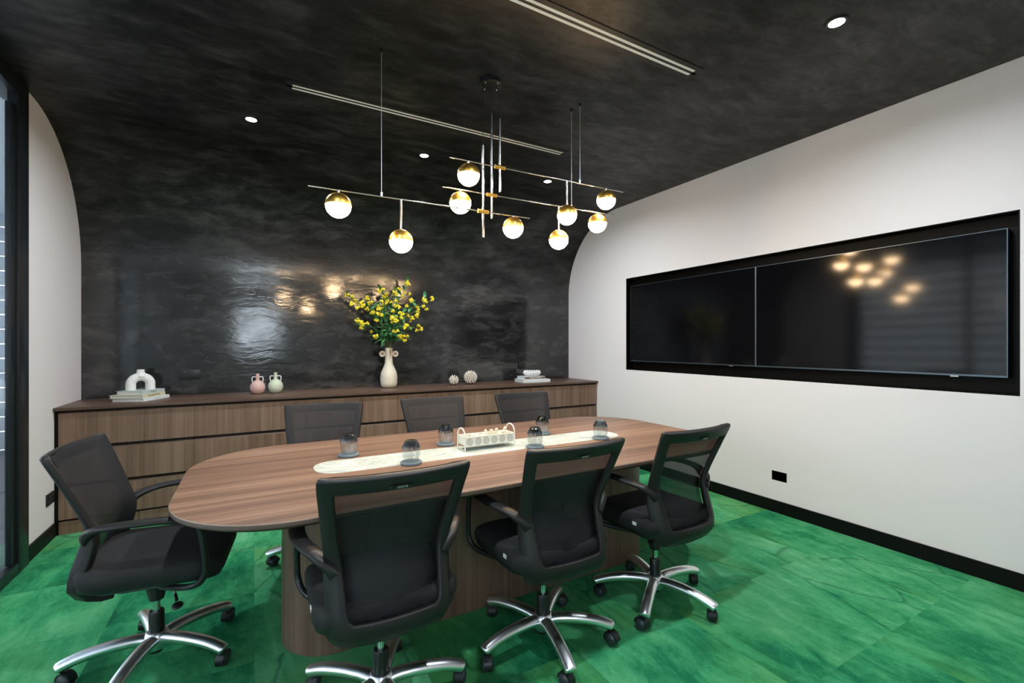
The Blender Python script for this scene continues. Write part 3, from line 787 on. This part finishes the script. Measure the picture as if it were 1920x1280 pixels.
    # --- arms
    for s in (-1, 1):
        pth = smooth_path([(s * 0.176, -0.172, 0.588), (s * 0.192, -0.155, 0.612), (s * 0.222, -0.118, 0.640), (s * 0.254, -0.055, 0.655), (s * 0.268, 0.02, 0.660), (s * 0.268, 0.10, 0.658), (s * 0.264, 0.165, 0.650)], 5)
        nn = len(pth); fl2 = []
        for i in range(nn):
            q = i / (nn - 1)
            a = 0.008 + 0.019 * min(1, q / 0.28)
            b = 0.024 - 0.012 * min(1, q / 0.45)
            if q > 0.94: a *= 0.75; b *= 0.8
            fl2.append((a, b))
        MB().tube(pth, 0, 12, flat=fl2).obj('armrest', M['plastic'], t, smooth=True, auto=1.2)
        tb_ = smooth_path([(s * 0.264, 0.150, 0.650), (s * 0.263, 0.188, 0.632), (s * 0.262, 0.204, 0.585), (s * 0.260, 0.214, 0.50), (s * 0.257, 0.214, 0.435), (s * 0.245, 0.190, 0.398), (s * 0.215, 0.14, 0.380), (s * 0.13, 0.05, 0.362), (s * 0.03, 0.0, 0.348)], 5)
        MB().tube(tb_, 0.0115, 12).obj('arm_tube', M['plastic2'], t, smooth=True, auto=1.2)
    return t, arms

chair0, _ = make_chair()
spots = [
    (-0.348, 2.350, -96.0, 35.6, 'black mesh office chair at the rounded left end of the table'),
    (0.395, 1.660, -1.0, 63.4, 'black mesh office chair nearest the viewer, first on the near side from the left'),
    (1.100, 1.680, 0.0, 41.5, 'black mesh office chair in the middle of the near side of the table'),
    (1.783, 1.680, 1.5, 70.7, 'black mesh office chair on the near side closest to the screen wall'),
    (0.357, 2.944, 170.4, 20.0, 'black mesh office chair on the cabinet side of the table, leftmost of three'),
    (1.129, 2.919, 180.2, 50.0, 'black mesh office chair on the cabinet side of the table, middle of three'),
    (1.840, 2.890, 176.3, 10.0, 'black mesh office chair on the cabinet side of the table, nearest the screen wall')]
for i, (x, y, yaw, ba, lab) in enumerate(spots):
    c = chair0 if i == 0 else copy_tree(chair0)
    c.location = (x, y, 0.0); c.rotation_euler = (0, 0, math.radians(yaw))
    tag(c, lab, 'chair', 'office chairs around the meeting table')
    k = 0
    for ch in c.children:
        if ch.name.startswith('base_arm'):
            ch.rotation_euler = (0, 0, math.radians(ba - yaw + 72 * k)); k += 1
            for cc in ch.children: cc.rotation_euler = (0, 0, rnd.uniform(0, 6.28))

# ------------------------------------------------------------------ things on the table
gl_spots = [((0.418, 2.427), 'at the left end of the marble strip, behind it'), ((0.648, 2.125), 'in front of the marble strip, nearest the viewer'),
            ((0.938, 2.424), 'just left of the ivory basket, behind the marble strip'), ((1.338, 2.122), 'just right of the ivory basket, in front of it'),
            ((1.582, 2.421), 'behind the marble strip to the right of the basket'), ((1.804, 2.128), 'at the right end of the marble strip')]
co_me = tu_me = None
for (x, y), where in gl_spots:
    if co_me is None:
        c = MB().lathe([(0.001, 0), (0.047, 0), (0.050, 0.002), (0.050, 0.010), (0.048, 0.012), (0.001, 0.012)], 40).obj('coaster', M['coaster'], smooth=True, auto=0.5)
        co_me = c.data
        outer = [(0.0375, 0.0), (0.0425, 0.030), (0.0445, 0.060), (0.0435, 0.066), (0.0300, 0.0945), (0.0265, 0.098), (0.0005, 0.0985)]
        inner = [(0.0005, 0.0895), (0.0255, 0.089), (0.0280, 0.086), (0.0412, 0.0645), (0.0425, 0.059), (0.0405, 0.030), (0.0357, 0.0)]
        g = MB().lathe(outer + inner + [(0.0375, 0.0)], 32, cap0=False, cap1=False).obj('tumbler', M['tumbler'], smooth=True, auto=0.6)
        tu_me = g.data
    else:
        c = bpy.data.objects.new('coaster', co_me); COL.objects.link(c)
        g = bpy.data.objects.new('tumbler', tu_me); COL.objects.link(g)
    c.location = (x, y, TZ + 0.0010); g.location = (x, y, TZ + 0.0133)
    tag(c, 'round blue-grey stone coaster ' + where, 'coaster', 'stone coasters on the table')
    tag(g, 'upturned smoked glass tumbler ' + where, 'glass', 'upturned tumblers on coasters')

bk = tag(empty('metal_basket', (1.113, 2.264, TZ + 0.0010)), 'ivory pierced metal basket with hoop handles on the marble strip', 'basket')
X0, X1, Y0, Y1, Z0, Z1 = -0.145, 0.145, -0.048, 0.048, 0.024, 0.072
MB().box(X0, X1, Y0, Y0 + 0.003, Z0, Z1).obj('front_panel', M['basket'], bk)
MB().box(X0, X1, Y1 - 0.003, Y1, Z0, Z1).obj('back_panel', M['basket'], bk)
for x in (X0, X1 - 0.003): MB().box(x, x + 0.003, Y0 + 0.003, Y1 - 0.003, Z0, Z1).obj('end_panel', M['basket'], bk)
MB().box(X0, X1, Y0 + 0.003, Y1 - 0.003, Z0, Z0 + 0.003).obj('tray_floor', M['basket'], bk)
rim = MB()
for a, b in (((X0, Y0, Z1), (X1, Y0, Z1)), ((X0, Y1, Z1), (X1, Y1, Z1)), ((X0, Y0, Z1), (X0, Y1, Z1)), ((X1, Y0, Z1), (X1, Y1, Z1))): rim.tube([a, b], 0.0025, 8)
rim.obj('rim', M['basket'], bk, smooth=True)
for x in (X0 - 0.004, X1 + 0.004):
    pts = [(x, -0.049, 0.0), (x, -0.049, 0.05)] + [(x, -0.049 * math.cos(a), 0.075 + 0.042 * math.sin(a)) for a in [PI * k / 14 for k in range(15)]] + [(x, 0.049, 0.05), (x, 0.049, 0.0)]
    MB().tube(pts, 0.0036, 10, up=Vector((1, 0, 0))).obj('handle', M['basket'], bk, smooth=True)
    MB().tube([(x, -0.049, 0.004), (x, 0.049, 0.004)], 0.0022, 8).obj('foot_bar', M['basket'], bk, smooth=True)
def torus(mb, cx, cz, y, r, t, n=20):
    mb.loft([[(cx + (r + t * math.cos(b)) * math.cos(a), y + t * math.sin(b), cz + (r + t * math.cos(b)) * math.sin(a)) for b in [2 * PI * j / 6 for j in range(6)]] for a in [2 * PI * k / n for k in range(n + 1)]], False, False)
for k in range(6):
    cxx = X0 + 0.024 + k * (X1 - X0 - 0.048) / 5; czz = (Z0 + Z1) / 2
    mb = MB(); torus(mb, cxx, czz, Y0 - 0.0003, 0.0165, 0.0014); torus(mb, cxx, czz, Y0 - 0.0003, 0.0055, 0.0012, 14)
    for q in range(12):
        a = 2 * PI * q / 12; mb.sphere((cxx + 0.011 * math.cos(a), Y0 - 0.0003, czz + 0.011 * math.sin(a)), 0.0016, 6, 4)
    mb.obj('rosette', M['basketdark'], bk, smooth=True)
mb = MB()
for k in range(70):
    fx = rnd.random()
    x = X0 + 0.03 + fx * 0.245; y = rnd.uniform(Y0 + 0.016, Y1 - 0.016); z = Z0 + 0.013 + rnd.random() * (0.018 + 0.042 * min(1, fx * 1.5)); r = rnd.uniform(0.009, 0.0135)
    bm = bmesh.new(); bmesh.ops.create_icosphere(bm, subdivisions=1, radius=r)
    vv = [tuple(Vector(v.co) * rnd.uniform(0.7, 1.25) + Vector((x, y, z))) for v in bm.verts]
    mb.add(vv, [[v.index for v in f.verts] for f in bm.faces]); bm.free()
pp = mb.obj('dried_petals', M['potpourri'], loc=(1.113, 2.264, TZ + 0.0010))
tag(pp, 'heap of cream dried petals filling the ivory basket', 'potpourri', kind='stuff')

# ------------------------------------------------------------------ things on the worktop
def book(name, cx, cy, z, rz, lx, ly, th, cover, label, txt=None, tmat=None, tsize=0.012, group=None, spine_mat=None):
    """spine along local +Y edge at x=+lx/2"""
    t = tag(empty(name, (cx, cy, z), rz), label, 'book', group)
    ct = 0.0026
    MB().box(-lx / 2, lx / 2, -ly / 2, ly / 2, 0, ct).obj('back_cover', M[cover], t)
    MB().box(-lx / 2, lx / 2, -ly / 2, ly / 2, th - ct, th).obj('front_cover', M[cover], t)
    sp = MB().box(lx / 2 - 0.003, lx / 2, -ly / 2, ly / 2, ct, th - ct).obj('spine', M[spine_mat or cover], t)
    MB().box(-lx / 2 + 0.005, lx / 2 - 0.003, -ly / 2 + 0.005, ly / 2 - 0.005, ct, th - ct).obj('pages', M['page'], t)
    if txt:
        mt = Matrix.Translation((lx / 2 + 0.0004, 0.0, th / 2)) @ Matrix.Rotation(PI / 2, 4, 'Z') @ Matrix.Rotation(PI / 2, 4, 'X')
        text_mesh('spine_title', txt, tsize, M[tmat], t if False else sp, mt, 0.0003)
    return t
GA = 'books under the white arch vase'
aL = math.radians(-24)
book('book', -0.765, 4.535, CZ + 0.0005, aL, 0.225, 0.300, 0.024, 'cover_w', 'white hardback book, lowest of the stack under the arch vase', 'AN INTERIOR', 'lettering', 0.009, GA)
book('book', -0.785, 4.530, CZ + 0.0250, aL + 0.05, 0.225, 0.285, 0.024, 'cover_c', 'cream book with lettered spine, middle of the stack under the arch vase', 'LIVE BEAUTIFUL', 'ink', 0.021, GA)
book('book', -0.770, 4.550, CZ + 0.0495, aL - 0.02, 0.185, 0.255, 0.026, 'cover_g', 'grey-green book on top of the stack under the arch vase', 'MONOCHROME', 'ink', 0.008, GA)
# arch vase
av = tag(empty('arch_vase', (-0.775, 4.555, CZ + 0.0760), math.radians(18)), 'white ceramic arch-shaped vase standing on the stack of three books', 'vase')
ap = [(-0.060, 0, 0.0), (-0.060, 0, 0.025)] + [(0.060 * -math.cos(a), 0, 0.045 + 0.056 * math.sin(a)) for a in [PI * k / 16 for k in range(17)]] + [(0.060, 0, 0.025), (0.060, 0, 0.0)]
nn = len(ap)
MB().tube(ap, [0.033 - 0.001 * math.sin(PI * i / (nn - 1)) for i in range(nn)], 18, up=Vector((0, 1, 0))).obj('arch_body', M['whiteceramic'], av, smooth=True, auto=1.2)
MB().lathe([(0.040, 0.105), (0.030, 0.128), (0.025, 0.140), (0.0245, 0.158), (0.021, 0.158), (0.020, 0.135)], 20, cap0=False).obj('neck', M['whiteceramic'], av, smooth=True)
# jugs
def jug(x, y, name, m, hm, label, s=1.0):
    t = tag(empty(name, (x, y, CZ + 0.0005)), label, 'vase', 'small two-handled jugs')
    pr = [(0.001, 0.0), (0.030, 0.0), (0.046, 0.012), (0.057, 0.034), (0.0605, 0.056), (0.056, 0.080), (0.042, 0.101), (0.024, 0.114), (0.0145, 0.119), (0.0140, 0.165), (0.0148, 0.176), (0.011, 0.176), (0.010, 0.13)]
    MB().lathe([(r * s, z * s) for r, z in pr], 28).obj('jug_body', m, t, smooth=True, auto=0.9)
    for sd in (-1, 1):
        p = smooth_path([(sd * 0.012 * s, 0, 0.146 * s), (sd * 0.034 * s, 0, 0.147 * s), (sd * 0.044 * s, 0, 0.140 * s), (sd * 0.044 * s, 0, 0.118 * s), (sd * 0.039 * s, 0, 0.100 * s)], 5)
        MB().tube(p, 0.0042 * s, 8, up=Vector((0, 1, 0))).obj('handle', hm, t, smooth=True)
    t.rotation_euler = (0, 0, -0.35)
    return t
jug(0.026, 4.565, 'ceramic_jug', M['pink'], M['whiteceramic'], 'small dusty pink round jug with two white loop handles')
jug(0.166, 4.590, 'ceramic_jug', M['sage'], M['whiteceramic'], 'small sage green round jug with two white loop handles', 1.02)
# tall vase
vz = tag(empty('tall_vase', (1.175, 4.602, CZ + 0.0005), -0.26), 'tall cream bottle vase with two ring ears holding yellow flowers', 'vase')
pr = [(0.001, 0), (0.055, 0.0), (0.075, 0.012), (0.082, 0.04), (0.083, 0.10), (0.076, 0.150), (0.056, 0.195), (0.040, 0.235), (0.0365, 0.275), (0.0365, 0.395), (0.032, 0.395), (0.031, 0.25)]
MB().lathe(pr, 36).obj('vase_body', M['cream'], vz, smooth=True, auto=0.9)
for s in (-1, 1):
    mb = MB()
    rings = []
    for a in [2 * PI * k / 28 for k in range(29)]:
        rings.append([(s * 0.062 + rr_ * math.cos(a), yy, 0.335 + rr_ * math.sin(a)) for rr_, yy in ((0.013, -0.010), (0.028, -0.012), (0.032, 0.0), (0.028, 0.012), (0.013, 0.010))])
    mb.loft(rings, False, False)
    mb.obj('ring_ear', M['cream'], vz, smooth=True)
    MB().lathe([(0.001, -0.004), (0.0135, -0.004), (0.0135, 0.004), (0.001, 0.004)], 16, Matrix.Translation((s * 0.062, 0, 0.335)) @ Matrix.Rotation(PI / 2, 4, 'X')).obj('ear_hollow', M['creamdark'], vz, smooth=True)
MB().loft([[(0.006, -0.0368, 0.392), (0.030, -0.0228, 0.392), (0.0305, -0.0222, 0.385)], [(0.0075, -0.0372, 0.34), (0.0180, -0.0330, 0.34), (0.019, -0.0325, 0.335)], [(0.0095, -0.0368, 0.285), (0.0105, -0.0365, 0.285), (0.0105, -0.0362, 0.28)]]).obj('glaze_drip', M['creamdark'], vz)

# bouquet
bq = tag(empty('flower_bouquet', (1.175, 4.602, CZ + 0.395)), 'bouquet of yellow blossoms with dark green leaves in the tall cream vase', 'flowers')
leaf_v = []; 
lv_ = MB()
prof = [(0.0, 0.001), (0.15, 0.55), (0.35, 0.95), (0.55, 1.0), (0.8, 0.6), (1.0, 0.02)]
LL, LW = 0.105, 0.0165
rg = []
for tt, ww in prof:
    zc = 0.014 * math.sin(PI * tt) - 0.02 * tt * tt
    rg.append([(tt * LL, -LW * ww, zc + 0.003 * ww), (tt * LL, 0, zc), (tt * LL, LW * ww, zc + 0.003 * ww), (tt * LL, 0, zc - 0.0007)])
lv_.loft(rg)
leaf0 = lv_.obj('leaf', M['leaf'], bq, smooth=True)
leaf_me = leaf0.data
fm = MB()
for k in range(9):
    d = Vector((rnd.gauss(0, 1), rnd.gauss(0, 1), rnd.gauss(0.3, 1))).normalized() * rnd.uniform(0.008, 0.019)
    bm = bmesh.new(); bmesh.ops.create_icosphere(bm, subdivisions=1, radius=rnd.uniform(0.008, 0.0125))
    vv = [tuple(Vector(v.co) * rnd.uniform(0.75, 1.3) + d) for v in bm.verts]
    fm.add(vv, [[v.index for v in f.verts] for f in bm.faces]); bm.free()
fl0 = fm.obj('blossom', M['flower'], bq)
flower_me = fl0.data
first_leaf, first_fl = True, True
def put_leaf(p, d, roll, s):
    global first_leaf
    if first_leaf: o = leaf0; first_leaf = False
    else: o = bpy.data.objects.new('leaf', leaf_me); COL.objects.link(o); o.parent = bq
    d = d.normalized(); q = d.to_track_quat('X', 'Z')
    o.rotation_mode = 'QUATERNION'; o.rotation_quaternion = q @ Matrix.Rotation(roll, 4, 'X').to_quaternion(); o.location = p; o.scale = (s, s, s)
def put_flower(p, s):
    global first_fl
    if first_fl: o = fl0; first_fl = False
    else: o = bpy.data.objects.new('blossom', flower_me); COL.objects.link(o); o.parent = bq
    o.location = p; o.scale = (s, s, s); o.rotation_euler = (rnd.uniform(0, 6), rnd.uniform(0, 6), rnd.uniform(0, 6))
# branch ends in (x, y, z) above the vase mouth, as the bouquet fans out
ends = [(-0.40, -0.03, 0.50), (-0.33, 0.00, 0.47), (-0.27, -0.06, 0.43), (-0.20, 0.03, 0.49), (-0.31, -0.05, 0.27), (-0.26, 0.04, 0.20), (-0.10, -0.05, 0.56), (-0.03, 0.04, 0.52), (0.05, -0.02, 0.55),
        (0.12, 0.05, 0.60), (0.19, -0.01, 0.66), (0.04, -0.10, 0.42), (-0.12, -0.10, 0.40), (0.20, -0.06, 0.47), (0.31, 0.00, 0.41), (0.36, -0.04, 0.50), (0.45, 0.00, 0.51), (0.27, -0.06, 0.33), (0.31, 0.02, 0.22),
        (0.15, -0.08, 0.22), (0.20, 0.05, 0.35), (-0.18, -0.08, 0.33), (0.0, -0.11, 0.30), (-0.05, 0.06, 0.40), (0.10, -0.10, 0.34), (-0.15, -0.12, 0.10), (0.12, -0.12, 0.11), (0.02, -0.14, 0.16)]
for i, e_ in enumerate(ends):
    e_ = Vector(e_)
    e_.y = min(e_.y, 0.10)
    b0 = Vector((rnd.uniform(-0.015, 0.015), rnd.uniform(-0.015, 0.015), -0.10))
    mid = Vector((e_.x * 0.30, e_.y * 0.35, e_.z * 0.50 + 0.02))
    path = smooth_path([b0, Vector((b0.x * 0.8 + e_.x * 0.03, b0.y, 0.015)), mid, e_], 6)
    nn = len(path)
    MB().tube(path, [0.0036 - 0.0022 * k / (nn - 1) for k in range(nn)], 6).obj('stem', M['stem'] if i % 2 else M['twig'], bq, smooth=True)
    for k in range(8, nn):
        for rep in range(1 if k < 11 else 1):
            p = path[k]; tdir = (path[min(k + 1, nn - 1)] - path[k - 1]).normalized()
            side = Vector((rnd.gauss(0, 1), rnd.gauss(0, 0.8), rnd.gauss(0, 0.6)))
            d = (tdir * 0.8 + side.normalized() * 0.9)
            if p.y + d.y * 0.08 > 0.15: d.y = -abs(d.y)
            put_leaf(p, d, rnd.uniform(-0.8, 0.8), rnd.uniform(0.6, 1.1))
    put_flower(e_, rnd.uniform(0.95, 1.3))
    put_flower(e_ + Vector((rnd.uniform(-0.035, 0.035), rnd.uniform(-0.03, 0.01), rnd.uniform(-0.035, 0.02))), rnd.uniform(0.8, 1.2))
    put_flower(e_ * 0.82 + Vector((rnd.uniform(-0.05, 0.05), rnd.uniform(-0.06, 0.0), rnd.uniform(-0.02, 0.04))), rnd.uniform(0.8, 1.15))
    if i % 2 == 0: put_flower(path[-4] + Vector((rnd.uniform(-0.03, 0.03), -0.02, rnd.uniform(-0.01, 0.03))), rnd.uniform(0.7, 1.0))

# spiky balls
def spiky(x, y, r, nsp, label):
    t = tag(empty('spiky_ball', (x, y, CZ + r + 0.0005)), label, 'ornament', 'bone white spiky balls')
    MB().sphere((0, 0, 0), r * 0.50, 24, 14).obj('ball_core', M['shell'], t, smooth=True)
    mb = MB()
    for k in range(nsp):
        zz = 1 - 2 * (k + 0.5) / nsp; a = k * 2.399963
        d = Vector((math.sqrt(1 - zz * zz) * math.cos(a), math.sqrt(1 - zz * zz) * math.sin(a), zz))
        if d.z < -0.93: continue
        q = d.to_track_quat('Z', 'Y').to_matrix().to_4x4()
        ln = r if d.z > -0.8 else r * 0.96
        w_ = r * 0.100
        mb.lathe([(w_ * 0.5, r * 0.4), (w_, r * 0.82), (w_ * 0.75, ln * 0.95), (w_ * 0.1, ln)], 7, q)
    o = mb.obj('spikes', M['shell'], t, smooth=True); o['kind'] = 'stuff'
    return t
spiky(1.846, 4.537, 0.054, 58, 'small bone white spiky ball beside a larger one')
spiky(2.040, 4.540, 0.075, 92, 'large bone white spiky ball right of the small one')
# right stack
GB = 'books under the beaded bowl'
book('book', 2.800, 4.500, CZ + 0.0005, math.radians(-94), 0.235, 0.345, 0.034, 'cover_w', 'pale blue-white book, lower of the stack under the beaded bowl', None, None, 0.01, GB)
b2 = book('book', 2.785, 4.505, CZ + 0.0350, math.radians(-92), 0.20, 0.265, 0.030, 'cover_w', 'book with brown spine under the white beaded bowl', 'TRAVEL HOME', 'inkw', 0.0225, GB, 'cover_b')
bw = tag(empty('beaded_bowl', (2.80, 4.505, CZ + 0.0655)), 'white oval bowl covered in beads on the right-hand books', 'bowl')
bw.scale = (1.0, 0.8, 1.0)
MB().lathe([(0.001, 0.0), (0.055, 0.0), (0.085, 0.018), (0.098, 0.032), (0.088, 0.046), (0.080, 0.044), (0.086, 0.032), (0.05, 0.010), (0.001, 0.008)], 36).obj('bowl_body', M['whiteceramic'], bw, smooth=True)
mb = MB()
for rr_, zz, n_, off in ((0.072, 0.012, 17, 0), (0.089, 0.025, 20, 0.5), (0.098, 0.039, 21, 0), (0.090, 0.053, 20, 0.5)):
    for k in range(n_):
        a = 2 * PI * (k + off) / n_; mb.sphere((rr_ * math.cos(a), rr_ * math.sin(a), zz), 0.0125, 8, 6)
o = mb.obj('beads', M['whiteceramic'], bw, smooth=True); o['kind'] = 'stuff'

# ------------------------------------------------------------------ power sockets
def socket(loc, rz, w_, h_, label, n=2):
    """plate lies in local XZ, facing -Y"""
    t = tag(empty('power_socket', loc, rz), label, 'power socket', 'black power sockets')
    MB().box(-w_ / 2, w_ / 2, -0.010, 0, -h_ / 2, h_ / 2).obj('face_plate', M['socket'], t, bevel=0.0015)
    for i in range(n):
        cx_ = (i - (n - 1) / 2) * w_ * 0.46
        MB().box(cx_ - 0.007, cx_ + 0.007, -0.0135, -0.0099, h_ * 0.20, h_ * 0.36).obj('rocker_switch', M['socketgrey'], t)
        mb = MB()
        for dx, dz, ang in ((-0.008, -0.006, 0.5), (0.008, -0.006, -0.5), (0, -0.022, 0)):
            m4 = Matrix.Translation((cx_ + dx, -0.0101, dz)) @ Matrix.Rotation(ang, 4, 'Y')
            q = MB().box(-0.0013, 0.0013, -0.0008, 0.0006, -0.0045, 0.0045)
            mb.add([m4 @ Vector(v) for v in q.v], q.f)
        mb.obj('pin_holes', M['socketgrey'], t)
    return t
socket((-0.480, YB, 1.040), 0, 0.150, 0.082, 'black double power socket on the back wall between the arch vase and jugs')
socket((2.818, YB, 1.043), 0, 0.088, 0.082, 'black power socket on the back wall above the right-hand books', 1)
socket((XR, 2.069, 0.282), PI / 2 * -1 + PI, 0.118, 0.075, 'black double power socket low on the white wall under the screens')
socket((XL, 4.140, 0.280), PI / 2, 0.118, 0.075, 'black power socket low on the left wall beside the cabinets')
